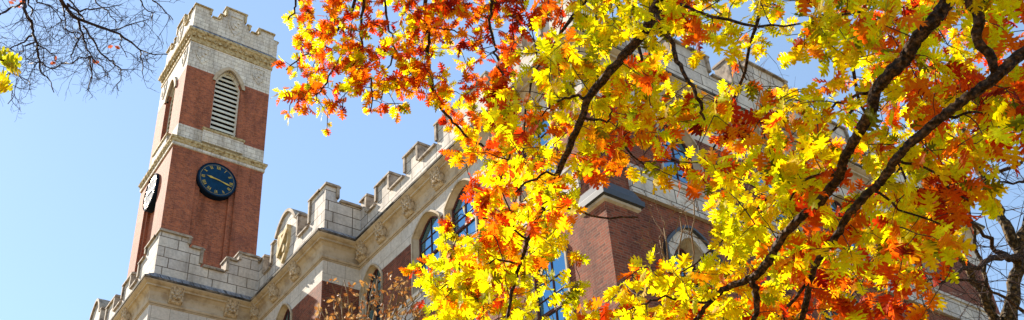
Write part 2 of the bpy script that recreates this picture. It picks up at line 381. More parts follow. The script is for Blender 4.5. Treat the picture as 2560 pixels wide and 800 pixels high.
bs = [(XM, 12.3, H(17.1)), (12.3, 13.0, H(16.2)), (13.0, 13.8, H(16.85)), (13.8, 14.35, H(16.2)), (14.35, 15.72, H(16.88)), (15.72, 16.55, H(16.3)), (16.55, 17.3, H(17.2)), (17.3, 18.95, H(17.55)), (18.95, 19.6, H(17.1)),
      (19.6, 20.3, H(16.25)), (20.3, 21.3, H(16.85)), (21.3, 22.0, H(16.25)), (22.0, 23.0, H(16.85)), (23.0, 23.8, H(16.25)), (23.8, 24.8, H(16.85)), (24.8, 25.5, H(16.25)), (25.5, XE, H(17.1))]
parapet(FB, bs, ZP, TH, 'parapet', hall, ends=(.05, .05))

# string course on the right facade and the main facade
for fr, a0, a1 in ((FB, XM+.95, XE),):
    s_ = MB(); s_.box(fr, a0, a1, 11.42, 11.98, .003, .07); s_.box(fr, a0, a1, 11.98, 12.06, .003, .12); s_.box(fr, a0, a1, 11.35, 11.42, .003, .1)
    s_.build('string_course', M_STONE, hall)
s_ = MB(); s_.box(FA, YB+.42, Y2, 11.42, 11.98, .003, .06); s_.box(FA, YB+.42, Y2, 11.98, 12.06, .003, .1); s_.build('string_course', M_STONE, hall)
# wide stone arch heads round the lower right windows
for a in (13.12, 18.1, 23.1):
    o_ = arch(a, a+1.2, 9.6, 10.1, 10.72); ou = [(p[0]+(p[0]-(a+.6))*.30, p[1]+(.20 if p[1] > 9.7 else 0)) for p in o_]
    m_ = MB(); m_.strip(FB, ou, .0, ou, .05); m_.strip(FB, ou, .05, o_, .05); m_.strip(FB, o_, .05, o_, -.02); m_.build('arch_surround', M_STONE, hall, fixn=False)
    ou2 = [(p[0]+(p[0]-(a+.6))*.38, p[1]+(.26 if p[1] > 9.7 else 0)) for p in o_]
    m_ = MB(); m_.strip(FB, ou2, .0, ou2, .13); m_.strip(FB, ou2, .13, ou, .13); m_.strip(FB, ou, .13, ou, .05); m_.build('drip_mould', M_SLATE, hall, fixn=False)
# corner buttress with a dark sloping cap
bt = MB(); bt.add([(x, y, z) for x in (11.15, 12.02) for y in (11.2, 11.86) for z in (ZG, 10.72)], [(0, 1, 3, 2), (4, 6, 7, 5), (0, 4, 5, 1), (2, 3, 7, 6), (1, 5, 7, 3)])
btr = bt.build('buttress', M_BRICK, hall)
cp = MB()
def capring(d, z): return [(11.15-d, 11.9, z), (11.15-d, 11.2-d, z), (12.02+d, 11.2-d, z), (12.02+d, 11.9, z)]
rings = [capring(.0, 10.62), capring(.05, 10.66), capring(.05, 10.72)]
cp.add([p for r in rings for p in r], [(i*4+k, i*4+(k+1) % 4, (i+1)*4+(k+1) % 4, (i+1)*4+k) for i in range(2) for k in range(3)])
cp.build('cap_moulding', M_CORNICE, btr)
cp = MB(); rings = [capring(.03, 10.721), capring(.11, 10.74), capring(.12, 10.86), capring(.07, 10.88), capring(.07, 10.92), capring(-.02, 11.15)]
cp.add([p for r in rings for p in r], [(i*4+k, i*4+(k+1) % 4, (i+1)*4+(k+1) % 4, (i+1)*4+k) for i in range(5) for k in range(3)]+[(0, 1, 2, 3), (20, 21, 22, 23)])
cp.build('weathering_cap', M_SLATE, btr)

# rosette corbels
def rosette_mesh():
    mb = MB(); fr = ('A', 0)
    mb.v = []
    # block leaning forward, cove at back
    vs = []
    for (z, d) in ((-.30, .06), (-.25, .12), (-.1, .17), (.08, .20), (.2, .26)):
        for a in (-.2, .2): vs.append((-d, a, z))
    k = 5; base = [(0, a, z) for z in (-.30, .2) for a in (-.2, .2)]
    fs = [(2*i, 2*i+1, 2*i+3, 2*i+2) for i in range(4)]
    vs += base  # 10..13
    fs += [(0, 10, 11, 1), (0, 2, 4, 6, 8, 12, 10), (1, 11, 13, 9, 7, 5, 3), (8, 9, 13, 12)]
    mb.add([(x*1.3, y*1.3, z*1.3) for x, y, z in vs], fs, True)
    def blob(cy, cz, cx, ry, rz, rx):
        R, Q = 8, 5; v = []
        for j in range(Q+1):
            ph = math.pi*j/Q
            for i in range(R):
                th = 2*math.pi*i/R; v.append(((cx-rx*math.cos(ph))*1.3, (cy+ry*math.sin(ph)*math.cos(th))*1.3, (cz+rz*math.sin(ph)*math.sin(th))*1.3))
        mb.add(v, [(j*R+i, j*R+(i+1) % R, (j+1)*R+(i+1) % R, (j+1)*R+i) for j in range(Q) for i in range(R)], True)
    blob(0, -.03, -.17, .055, .055, .07)
    for q in range(8):
        t = q*math.pi/4; blob(.115*math.cos(t), -.03+.125*math.sin(t), -.17, .052, .055, .055)
    for sy in (-1, 1):
        for sz in (-1, 1): blob(.16*sy, -.03+.18*sz, -.16, .035, .04, .05)
    return mb
rb = rosette_mesh(); r0 = rb.build('rosette_corbel', M_CARVE, hall, smooth=False)
rme = r0.data; first = True
def put_ros(x, y, z, rz):
    global first
    o = r0 if first else r0.copy()
    if not first: COL.objects.link(o)
    first = False
    o.parent = hall; o.location = Vector((x*1.3, y*1.3, z*1.3+1.6))-rootworld(hall); o.rotation_euler = (0, 0, rz)
ZR = 14.84
for y in (21.1, 19.98, 18.5, 17.03, 15.55, 14.1, 12.6): put_ros(XM-.03, y, ZR, 0)
for y in (25.9, 24.45, 23.0): put_ros(XS-.03, y, ZR, 0)
for y in (28.0, 29.5, 31.0, 32.5): put_ros(XP-.03, y, ZR, 0)
for x in (7.55, 9.27): put_ros(x, Y1-.03, ZR, math.pi/2)
for x in (12.6, 14.1, 15.6, 17.1, 18.6, 20.1, 21.6, 23.1, 24.6): put_ros(x, YB-.03, ZR, math.pi/2)

# carved shield on the gable
def shield(fr, c, z, w_, h_, d, mat, parent, S, bend=True, thin=.03, name='shield_emblem'):
    def out(k): return [(c-w_*k, z+h_*.42*k), (c+w_*k, z+h_*.42*k), (c+w_*k, z-h_*.05*k), (c+w_*.72*k, z-h_*.33*k), (c, z-h_*.62*k), (c-w_*.72*k, z-h_*.33*k), (c-w_*k, z-h_*.05*k)]
    mb = MB(S); a, b_ = out(1), out(1-thin*3.2/w_)
    mb.strip(fr, a, 0, a, d); mb.strip(fr, a, d, b_, d); mb.strip(fr, b_, d, b_, 0)
    if bend:
        # bend runs from the upper right of the shield to the lower left, seen from outside
        sg = 1 if fr[0] == 'A' else -1
        p = [(c-sg*w_*.98, z+h_*.42), (c-sg*w_*.98, z+h_*.27), (c+sg*w_*.62, z-h_*.36), (c+sg*w_*.85, z-h_*.2)]
        mb.prism(fr, p, 0, d*1.6)
    def lump(a0, z0, r):
        mb.prism(fr, [(a0+r*math.cos(t*math.pi/3)*(1 if t % 2 else .6), z0+1.5*r*math.sin(t*math.pi/3)) for t in range(6)], 0, d*1.3)
    lump(c+w_*.35, z+h_*.17, w_*.28); lump(c-w_*.3, z-h_*.2, w_*.26)
    if not bend: lump(c, z+h_*.0, w_*.34)
    return mb.build(name, mat, parent)
shield(FS, 24.18, 16.42, .40, 1.15, .09, M_EMBLEM, hall, 1.3)

# ================================================================== TOWER
TS = 1.56
tower = thing('clock_tower', 'tall square brick clock tower with navy dials and cream louvres', 'clock tower', (11*TS, 36*TS, 0))
X0, X1, Y0, Y3 = 9.0, 12.91, 34.0, 37.85
LX0, LX1, LY0, LY3 = 8.90, 12.94, 33.98, 38.1
TB, TA = ('B', Y0), ('A', X0); LB, LA = ('B', LY0), ('A', LX0)
CB, CA = 10.95, 35.98; LCB, LCA = 10.91, 36.15
TZG = -1.6/TS
lw = MB(TS); inner = MB(TS)
def recess(c, half, z0, zc, n=12): return [(c-half, z0), (c+half, z0)]+[(c+half*math.cos(math.pi*i/n), zc+half*math.sin(math.pi*i/n)) for i in range(n+1)]
for fr, a0, a1, c_ in ((LB, LX0, LX1, LCB), (LA, LY0, LY3, LCA)):
    r1 = recess(c_, .87, 12, 25.25); r2 = recess(c_+(-.0), .64, 12.2, 25.25)
    lw.sheet(fr, [(a0, TZG), (a1, TZG), (a1, 26.5), (a0, 26.5)], [r1])
    lw.strip(fr, r1, 0, r1, -.10); lw.sheet(fr, r1, [r2], -.10); lw.strip(fr, r2, -.10, r2, -.22); lw.sheet(fr, r2, [], -.22)
lw.add([(LX1, LY0, TZG), (LX1, LY3, TZG), (LX0, LY3, TZG), (LX1, LY0, 26.5), (LX1, LY3, 26.5), (LX0, LY3, 26.5)], [(0, 1, 4, 3), (1, 2, 5, 4)])
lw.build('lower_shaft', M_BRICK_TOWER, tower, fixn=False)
up = MB(TS)
def bel(c): return arch(c-.61, c+.61, 27.78, 30.75, 31.55, 8, .25)
for fr, a0, a1, c_ in ((TB, X0, X1, 10.97), (TA, Y0, Y3, CA)):
    op = bel(c_); up.sheet(fr, [(a0, 27.0), (a1, 27.0), (a1, 33.4), (a0, 33.4)], [op])
    up.strip(fr, op, 0, op, -.34)
up.add([(X1, Y0, 27), (X1, Y3, 27), (X0, Y3, 27), (X1, Y0, 33.4), (X1, Y3, 33.4), (X0, Y3, 33.4)], [(0, 1, 4, 3), (1, 2, 5, 4)])
bb = up.build('belfry_base', M_STONE_TOWER, tower, fixn=False)
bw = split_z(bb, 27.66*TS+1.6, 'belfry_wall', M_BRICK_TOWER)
split_z(bw, 31.0*TS+1.6, 'belfry_stone_band', M_STONE_TOWER)
rp = MB(TS); rp.add([(X0, Y0, 33.45), (X1, Y0, 33.45), (X1, Y3, 33.45), (X0, Y3, 33.45)], [(0, 1, 2, 3)]); rp.build('roof', M_ROOF, tower)
def rect(x0, x1, y0, y1): return [(x0, y1), (x0, y0), (x1, y0), (x1, y1)]
# carved leaves along the cornices
def carve_row(mb, fr, a0, a1, z, d, step, r):
    k = int((a1-a0)/step)
    for i in range(k):
        c_ = a0+(i+.5)*(a1-a0)/k; rr = r*random.uniform(.8, 1.1)
        pl = [(c_+rr*math.cos(t*math.pi/4+i)*(1 if t % 2 else .65), z+rr*math.sin(t*math.pi/4+i)*(1 if t % 2 else .65)) for t in range(8)]
        mb.prism(fr, pl, 0, d)
c = MB(TS); c.sweep(rect(LX0, LX1, LY0, LY3), [(0, 26.44), (.05, 26.45), (.055, 26.59), (.03, 26.60)], True); c.build('band_course', M_STONE_TOWER, tower, fixn=False)
c = MB(TS); c.sweep(rect(LX0, LX1, LY0, LY3), [(.03, 26.60), (.07, 26.63), (.09, 26.74), (.13, 26.77), (.145, 26.86), (-.12, 27.02)], True)
carve_row(c, ('B', LY0-.075), LX0-.03, LX1+.03, 26.70, .03, .3, .06); carve_row(c, ('A', LX0-.075), LY0-.03, LY3+.03, 26.70, .03, .3, .06)
c.build('middle_cornice', M_GOLDSTONE, tower, fixn=False)
c = MB(TS); c.sweep(rect(X0, X1, Y0, Y3), [(0, 32.50), (.04, 32.51), (.05, 32.62), (.02, 32.64), (.04, 32.80), (.14, 33.0), (.185, 33.03), (.20, 33.16)], True)
carve_row(c, ('B', Y0-.05), X0-.03, X1+.03, 32.84, .06, .24, .10); carve_row(c, ('A', X0-.05), Y0-.03, Y3+.03, 32.84, .06, .24, .10)
c.build('top_cornice', M_GOLDSTONE, tower, fixn=False)
c = MB(TS); c.sweep(rect(X0, X1, Y0, Y3), [(.201, 33.16), (.01, 33.42), (-.02, 33.46)], True); c.build('sloping_ledge', M_LEDGE, tower, fixn=False)
# balcony blocks in front of the louvres
for fr, c_, nm in ((TB, 10.97, 0), (TA, CA, 1)):
    b_ = MB(TS); b_.box(fr, c_-.92, c_+.92, 27.02, 27.66, .003, .13); q = b_.build('balcony_block', M_STONE_TOWER, tower)
    b_ = MB(TS); b_.box(fr, c_-.96, c_+.96, 27.66, 27.76, .0, .18); b_.build('balcony_cap', M_GOLDSTONE, q)
    b_ = MB(TS); b_.box(fr, c_-.72, c_+.72, 27.762, 27.81, -.3, .06); b_.build('sill', M_TEAL, q)
    # louvred window
    op = bel(c_); l = MB(TS); i1 = inset(op, .07); l.strip(fr, op, -.2, i1, -.2); l.strip(fr, i1, -.2, i1, -.32)
    ln = l.build('belfry_louvre', M_LOUVRE, tower, fixn=False)
    s_ = MB(TS); z = 27.86; k = 0
    while z < 31.4:
        t = max(0.0, (z-30.7)/.85); hw = .55*math.sqrt(max(0, 1-t**1.7))
        if hw > .08:
            vs = [s_.pt(fr, a, zz, d) for a in (c_-hw, c_+hw) for zz, d in ((z, -.21), (z+.165, -.26), (z+.17, -.25), (z+.01, -.195))]
            s_.add(vs, [(0, 1, 2, 3), (4, 7, 6, 5), (0, 4, 5, 1), (1, 5, 6, 2), (2, 6, 7, 3), (3, 7, 4, 0)])
        z += .262; k += 1
    s_.build('slats', M_LOUVRE, ln)
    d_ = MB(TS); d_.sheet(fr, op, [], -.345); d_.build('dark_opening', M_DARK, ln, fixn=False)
    # hood mould
    h = MB(TS); full = arch(c_-.61, c_+.61, 30.65, 30.75, 31.55, 8, .25); a_ = full[1:]+full[:1]
    ring0 = full[1:]+[full[0]]; ring1 = [(c_+(p[0]-c_)*1.24, p[1]+(.16 if p[1] > 30.8 else 0)) for p in ring0]
    h.strip(fr, ring1, 0, ring1, .07, False); h.strip(fr, ring1, .07, ring0, .07, False); h.strip(fr, ring0, .07, ring0, -.1, False)
    h.build('hood_mould', M_CORNICE, ln, fixn=False)
    # shields on the stone band
    for sg in (-1, 1): shield(fr, c_+sg*1.35, 31.95, .33, .95, .035, M_STONE_TOWER, tower, TS, False, .02, 'carved_shield')
    shield(fr, c_, 34.5, .36, 1.2, .035, M_STONE_TOWER, tower, TS, False, .02, 'carved_shield')
def tpar(a0, a1, c_):
    L = c_-a0; R = a1-c_
    return [(a0, c_-1.2, 34.78), (c_-1.2, c_-.72, 34.38), (c_-.72, c_-.48, 34.72), (c_-.48, c_+.48, 35.32), (c_+.48, c_+.72, 34.72), (c_+.72, c_+1.2, 34.38), (c_+1.2, a1, 34.78)]
parapet(TB, tpar(X0, X1, CB), 33.45, .34, 'parapet', tower, TS, M_STONE_TOWER, M_GOLDSTONE, ends=(.05, .05))
parapet(TA, tpar(Y0+.342, Y3, CA), 33.45, .34, 'parapet', tower, TS, M_STONE_TOWER, M_GOLDSTONE, ends=(0, .05))
parapet(('B', Y3), tpar(X0+.342, X1-.342, CB), 33.45, .34, 'parapet', tower, TS, M_STONE_TOWER, M_GOLDSTONE)
parapet(('A', X1), tpar(Y0+.342, Y3-.342, CA), 33.45, .34, 'parapet', tower, TS, M_STONE_TOWER, M_GOLDSTONE)

# clocks
NUM = ['XII', 'I', 'II', 'III', 'IV', 'V', 'VI', 'VII', 'VIII', 'IX', 'X', 'XI']
def clock(fr, c_, zc, R, label):
    sg = -1 if fr[0] == 'A' else 1          # a-axis runs to the viewer's left on the A face
    ck = MB(TS); circ = lambda r: [(c_+r*math.cos(2*math.pi*i/48), zc+r*math.sin(2*math.pi*i/48)) for i in range(48)]
    ck.strip(fr, circ(R), -.21, circ(R), .10); ck.strip(fr, circ(R), .10, circ(R*.955), .12); ck.strip(fr, circ(R*.955), .12, circ(R*.94), .09)
    root = ck.build('clock', M_RIM, tower, fixn=False, label=label)
    f = MB(TS); f.sheet(fr, circ(R*.945), [], .09); f.build('dial', M_NAVY, root, fixn=False)
    f = MB(TS); f.strip(fr, circ(R*.865), .094, circ(R*.855), .094); f.build('minute_ring', M_GOLD, root, fixn=False)
    def bar(mb, x0, y0, x1, y1, wd, d0=.095, d1=.105):
        dx, dy = x1-x0, y1-y0; L = math.hypot(dx, dy); nx, ny = -dy/L*wd/2, dx/L*wd/2
        mb.prism(fr, [(c_+sg*a, zc+b) for a, b in ((x0+nx, y0+ny), (x1+nx, y1+ny), (x1-nx, y1-ny), (x0-nx, y0-ny))], d0, d1)
    for h in range(12):
        th = math.pi/2-h*math.pi/6; s = NUM[h]; mb = MB(TS); wds = {'I': .045, 'V': .09, 'X': .09}; tot = sum(wds[q] for q in s); x = -tot/2
        r0, r1 = R*.63, R*.80
        ex = (math.cos(th-math.pi/2), math.sin(th-math.pi/2)); er = (math.cos(th), math.sin(th))
        def P(a, r): return (ex[0]*a+er[0]*r, ex[1]*a+er[1]*r)
        for ch in s:
            w_ = wds[ch]; xc = x+w_/2
            if ch == 'I': bar(mb, *P(xc, r0), *P(xc, r1), .020)
            elif ch == 'V': bar(mb, *P(xc-.03, r1), *P(xc, r0), .022); bar(mb, *P(xc+.03, r1), *P(xc, r0), .012, .095, .1035)
            else: bar(mb, *P(xc-.03, r1), *P(xc+.03, r0), .022); bar(mb, *P(xc+.03, r1), *P(xc-.03, r0), .012, .095, .1035)
            x += w_
        mb.build('numeral', M_GOLD, root)
    mn, hr = 17.3, 9.29
    for nm, ang, Lh, wd, d in (('minute_hand', math.pi/2-mn/60*2*math.pi, R*.85, .042, .125), ('hour_hand', math.pi/2-hr/12*2*math.pi, R*.58, .06, .115)):
        mb = MB(TS); e = (math.cos(ang), math.sin(ang)); nn = (-e[1], e[0])
        pl = [(-.12, wd*.4), (-.12, -wd*.4), (Lh*.3, -wd*.45), (Lh*.62, -wd*.9), (Lh*.75, -wd*.35), (Lh, 0), (Lh*.75, wd*.35), (Lh*.62, wd*.9), (Lh*.3, wd*.45)]
        mb.prism(fr, [(c_+sg*(e[0]*a+nn[0]*b), zc+e[1]*a+nn[1]*b) for a, b in pl], d, d+.01); mb.build(nm, M_GOLD, root)
clock(LB, 10.91, 25.25, .86, 'clock face on the shaded front of the tower'); clock(LA, 36.15, 25.25, .86, 'clock face on the sunlit side of the tower')

# ================================================================== TREES
def smooth(pts, k=3):
    """Catmull-Rom through rows of numbers"""
    P = [np.asarray(p, float) for p in pts]
    if len(P) < 3: return P
    P = [2*P[0]-P[1]]+P+[2*P[-1]-P[-2]]; out = []
    for i in range(1, len(P)-2):
        for j in range(k):
            t = j/k; a, b, c, d = P[i-1:i+3]
            out.append(.5*((2*b)+(-a+c)*t+(2*a-5*b+4*c-d)*t*t+(-a+3*b-3*c+d)*t**3))
    out.append(P[-2]); return out
def pix_limb(rows, k=3):
    """rows (px, py, width px, depth m) -> smooth list of 3D points and radii"""
    s = smooth(rows, k); return [U(r[0], r[1], r[3]) for r in s], [max(.0015, r[2]/2/F*r[3]) for r in s]
def wob(pts, amp):
    return [p if i in (0, len(pts)-1) else p+rng.normal(0, amp, 3) for i, p in enumerate(pts)]

# leaf templates ------------------------------------------------------
def leaf_template(kind):
    if kind == 0:   # broad, rounded lobes
        lob = [(.0, .03, [(.13, .05), (.18, .12), (.13, .17)], .18, .05), (.18, .05, [(.30, .22), (.38, .33), (.29, .38), (.22, .36)], .38, .07),
               (.38, .07, [(.36, .45), (.44, .58), (.34, .62), (.24, .57)], .60, .08), (.60, .08, [(.30, .70), (.33, .82), (.22, .82)], .80, .07)]
        tip = [(.14, .92), (.10, .99), (0, 1.02)]
    elif kind == 1:  # deep bristly lobes
        lob = [(.05, .02, [(.20, .06), (.28, .17), (.14, .17)], .21, .06), (.21, .06, [(.28, .25), (.44, .36), (.34, .36), (.33, .44), (.18, .36)], .41, .08),
               (.41, .08, [(.30, .50), (.46, .66), (.34, .64), (.31, .74), (.18, .60)], .65, .09), (.65, .09, [(.22, .76), (.30, .92), (.18, .86)], .84, .05)]
        tip = [(.12, .96), (.05, .95), (0, 1.08)]
    else:           # slim
        lob = [(.05, .02, [(.20, .10), (.22, .2)], .25, .07), (.25, .07, [(.32, .30), (.42, .42), (.28, .44)], .46, .09), (.46, .09, [(.34, .54), (.42, .68), (.26, .68)], .68, .10), (.68, .10, [(.24, .76), (.27, .88)], .86, .09)]
        tip = [(.07, .95), (0, 1.03)]
    V = []; Fc = []
    def add(x, y): V.append((x, y)); return len(V)-1
    for sx in (1, -1):
        for (y0, w0, o, y1, w1) in lob:
            ids = [add(0, y0), add(sx*w0, y0)]+[add(sx*a, b) for a, b in o]+[add(sx*w1, y1), add(0, y1)]
            Fc.append(ids if sx > 0 else ids[::-1])
        y1, w1 = lob[-1][3], lob[-1][4]
        ids = [add(0, y1), add(sx*w1, y1)]+[add(sx*a, b) for a, b in tip]; Fc.append(ids if sx > 0 else ids[::-1])
    b = [add(-.012, -.22), add(.012, -.22), add(.012, .08), add(-.012, .08)]; Fc.append(b)
    return np.array(V), Fc
TPL = [leaf_template(i) for i in range(3)]
class Leaves:
    def __init__(s): s.v = []; s.f = []; s.c = []; s.n = 0; s.count = 0
    def add(s, pos, d, nrm, size, col, kind, curl, fold):
        V, Fc = TPL[kind]; d = d/np.linalg.norm(d); nrm = nrm-d*(nrm@d); nrm /= np.linalg.norm(nrm)+1e-9; sd_ = np.cross(d, nrm)
        x, y = V[:, 0], V[:, 1]; z = curl*(y**2)*.5+fold*np.abs(x)+.06*np.sin(9*y+3*curl)*x*2
        W = pos+size*(np.outer(x, sd_)+np.outer(y+.22, d)+np.outer(z, nrm))
        s.v.append(W); s.f += [tuple(i+s.n for i in f) for f in Fc]; s.c += [col]*len(Fc); s.n += len(V); s.count += 1
    def build(s, name, mat, parent):
        me = bpy.data.meshes.new(name); me.from_pydata(np.concatenate(s.v).tolist(), [], s.f); me.materials.append(mat)
        at = me.attributes.new('leaf_tint', 'FLOAT_COLOR', 'FACE'); at.data.foreach_set('color', [x for c in s.c for x in (*c, 1.0)])
        o = bpy.data.objects.new(name, me); COL.objects.link(o); o.parent = parent; o.location = -rootworld(parent); return o
PAL = dict(y=[(.86, .80, .002), (.92, .74, .002), (.78, .80, .004), (.92, .84, .003), (.92, .66, .002), (.66, .74, .004)], g=[(.34, .36, .005), (.16, .18, .004), (.48, .48, .005), (.22, .20, .004)],
           o=[(.80, .22, .003), (.80, .15, .003), (.85, .34, .003)], r=[(.62, .07, .003), (.50, .035, .003), (.70, .11, .003)], d=[(.26, .010, .003), (.18, .018, .003), (.34, .014, .003)])
def pick(h, off=0.0):
    t = h/9+off+random.gauss(0, .13)
    if t > .56: k = 'g' if random.random() < .13 else 'y'
    elif t > .40: k = 'o' if random.random() < .7 else 'y'
    elif t > .16: k = 'r' if random.random() < .66 else 'o'
    else: k = 'd' if random.random() < .5 else 'r'
    c = random.choice(PAL[k]); f = random.uniform(.85, 1.08); return tuple(min(.97, x*f) for x in c)

DENS = ['00000000265777767889997757888888', '00000000067877537899996467889898', '00000000276776386999996565798999', '00000000033452598899999877788899', '00000000000100587898988778898989', '00000000000000149985478988878972', '00000000000000279940048998888850', '00000000000000699960238999899840', '00000000000004987526889999889610', '00000000000008997689999988543000']
HUE = ["55555555544454333488848676555663", "55555555665554434688774686744553"[:32], "55555555644555447775555876455544", "55555555444565555475654446655665"[:32], "55555555444555556864543446656665"[:32],
       "55555555555555556725754765455345", "55555555555555546560078854555236", "55555555555557756778888965565442", "55555555555556647676657544545655", "55555555555556767866656554423655"]
DG = np.array([[int(ch) for ch in r.ljust(32, '0')[:32]] for r in DENS], float); HG = np.array([[int(ch) for ch in r.ljust(32, '5')[:32]] for r in HUE], float)
def samp(G, x, y):
    gx = min(30.999, max(0, x/80-.5)); gy = min(8.999, max(0, y/80-.5)); i, j = int(gy), int(gx); fx, fy = gx-j, gy-i
    return (G[i, j]*(1-fx)+G[i, j+1]*fx)*(1-fy)+(G[i+1, j]*(1-fx)+G[i+1, j+1]*fx)*fy

GAPS = [(1462, 462, 1640, 650), (1630, 520, 1765, 640), (1030, 525, 1118, 690), (1112, 458, 1182, 585), (1660, 110, 1790, 200), (1700, 320, 1760, 380), (1340, 730, 1400, 790), (2430, 440, 2560, 700)]
def gap(c, limbs=(), pad=16):
    # real openings in the crown: no sprays grow there
    x, y, d = P2(c)
    if any(a-pad < x < e+pad and b_-pad < y < f_+pad for a, b_, e, f_ in GAPS) and random.random() < .9: return True
    for L in limbs:
        for (lx, ly, lw, ld) in L:
            if abs(lx-x) < lw*.5+24 and abs(ly-y) < lw*.5+40 and d < ld+.25 and random.random() < .55: return True
    return False
class Tree:
    def __init__(s, root, twigmat=M_TWIG, limbmat=M_BARK):
        s.root = root; s.nodes = []; s.tw = MB(1); s.lv = Leaves(); s.limbmat = limbmat; s.twigmat = twigmat
    def limb(s, rows, k=3, register=True, name='limb', amp=.0, sides=10):
        P, R = pix_limb(rows, k); s.limb3(P, R, register, name, amp, sides)
    def limb3(s, P, R, register=True, name='limb', amp=.0, sides=10):
        P = wob(P, amp) if amp else P
        mb = MB(1); R2 = [r*random.uniform(.92, 1.1) for r in R]; mb.tube(P, R2, sides, True, .10 if sides > 8 else 0); mb.build(name, s.limbmat, s.root, smooth=True, fixn=False)
        if register:
            for a, b in zip(P[:-1], P[1:]):
                n_ = max(1, int(np.linalg.norm(b-a)/.12))
                for i in range(n_): s.nodes.append(a+(b-a)*i/n_)
    def trunk(s, base, top, r0, r1, name='trunk', mid=None):
        pts = smooth([base, mid if mid is not None else (np.array(base)+top)/2+rng.normal(0, .08, 3), top], 5); n_ = len(pts)
        mb = MB(1); mb.tube(pts, [r0*(1+.5*max(0, 1-i*1.4))+(r1-r0)*i/(n_-1) for i in range(n_)], 14, True); mb.build(name, s.limbmat, s.root, smooth=True, fixn=False)
    def grow(s, clusters, leaves, size, r_tip=.0022, sag=.06, kinds=(0, 1, 2), spread=.9):
        cl = [np.asarray(c[0]) for c in clusters]; hue = [c[1] for c in clusters]
        nodes = np.array(s.nodes); dist = [np.min(np.linalg.norm(nodes-c, axis=1)) for c in cl]
        order = np.argsort(dist); buf = list(nodes)
        arr = np.zeros((len(buf)+len(cl)*3, 3)); arr[:len(buf)] = nodes; m_ = len(buf)
        for idx in order:
            c = cl[idx]; dd = np.linalg.norm(arr[:m_]-c, axis=1); j = int(np.argmin(dd)); a = arr[j].copy(); L = dd[j]
            if L < .03: a = a+np.array([0, 0, .05])
            mid = (a+c)/2+np.array([0, 0, sag*L])+rng.normal(0, .07*L, 3)
            pts = [a, a*.55+mid*.45+rng.normal(0, .02*L, 3), mid, mid*.4+c*.6+rng.normal(0, .03*L, 3), c]
            r0 = min(.007, r_tip*(1.2+L*1.6)); s.tw.tube(pts, [r0, r0*.9, r0*.75, r0*.6, r_tip*.6], 4, True)
            for q in (mid, pts[3], c): arr[m_] = q; m_ += 1
            off = random.gauss(0, .16); d0 = c-mid; d0 /= np.linalg.norm(d0)+1e-9; nl = random.randint(*leaves)
            for k in range(nl):
                base = c-d0*random.uniform(0, .10)
                d = d0*.45+rng.normal(0, spread*.55, 3)+np.array([0, 0, -.38]); nrm = rng.normal(0, 1, 3)+np.array([0, 0, .5])
                s.lv.add(base, d, nrm, size*random.uniform(.62, 1.18), pick(hue[idx], off), random.choice(kinds), random.uniform(-.5, .7), random.uniform(-.1, .5))
    def finish(s, leafmat=M_LEAF, leafname='foliage'):
        if s.tw.v: s.tw.build('twigs', s.twigmat, s.root, fixn=False)['kind'] = 'stuff'
        if s.lv.count: s.lv.build(leafname, leafmat, s.root)

# clusters over the crown area: rejection sampling of picture cells, each put at its own depth in space
def sample_clusters(xr, depthf, layers, area, leaves_per, jitter=.0, yr=(-60, 850), extra=None):
    out = []; x0, x1 = xr; A = (x1-x0)*(yr[1]-yr[0]); tries = int(A/ (area*leaves_per)*3.2)
    for _ in range(tries):
        x = random.uniform(x0, x1); y = random.uniform(*yr); d = samp(DG, x, y)
        cov = min(.96, d/9.3); lay = -math.log(1-cov)*layers
        if d < .9: continue
        if random.random() < lay/3.2:
            out.append((U(x, y, depthf(x, y)), samp(HG, x, y)))
    return out

# ---- near oak: trunk stands out of frame on the right
def ground_under(x, y, d):
    p = U(x, y, d); return np.array([p[0], p[1], 0.0])
gb = ground_under(3350, 700, 6.0)
oak = thing('oak_tree', 'near autumn oak with large yellow leaves and thick dark limbs filling the right half', 'tree', tuple(gb))
T1 = Tree(oak)
crot = U(3000, -420, 5.0)
T1.trunk(gb, crot, .24, .15)
def px3(p, wd):   # world point as a picture row
    a, b, c = P2(p); return (a, b, wd, c)
B1 = [(2600, -260, 52, 4.9), (2450, -110, 48, 4.8), (2370, 0, 45, 4.8), (2340, 45, 44, 4.8), (2290, 100, 42, 4.85), (2265, 145, 42, 4.9), (2220, 190, 40, 4.9), (2190, 225, 38, 5), (2180, 270, 34, 5), (2160, 310, 33, 5.05), (2130, 360, 33, 5.1), (2110, 400, 30, 5.15),
      (2095, 445, 30, 5.2), (2050, 500, 32, 5.3), (1995, 550, 28, 5.4), (1950, 600, 27, 5.5), (1920, 655, 27, 5.6), (1880, 695, 25, 5.7), (1815, 720, 18, 5.8), (1770, 760, 16, 5.9), (1740, 800, 14, 6), (1690, 870, 10, 6.1)]
T1.limb([px3(crot, 60)]+[(a, b_, c_*.80, d_) for a, b_, c_, d_ in B1], 6, amp=.003, sides=14)
B2 = [(2800, -40, 42, 4.6), (2640, 80, 38, 4.5), (2545, 142, 36, 4.5), (2495, 188, 34, 4.5), (2445, 225, 32, 4.55), (2400, 258, 30, 4.6), (2350, 295, 30, 4.65), (2310, 330, 29, 4.7), (2270, 365, 28, 4.75), (2240, 400, 27, 4.8), (2210, 445, 27, 4.9), (2180, 475, 25, 4.95),
      (2140, 515, 25, 5), (2115, 545, 24, 5.05), (2095, 585, 22, 5.1), (2055, 635, 21, 5.2), (2030, 685, 20, 5.3), (2015, 750, 20, 5.4), (2004, 800, 18, 5.45), (1995, 880, 15, 5.6)]
T1.limb([px3(crot, 50)]+[(a, b_, c_*.80, d_) for a, b_, c_, d_ in B2], 6, amp=.003, sides=14)
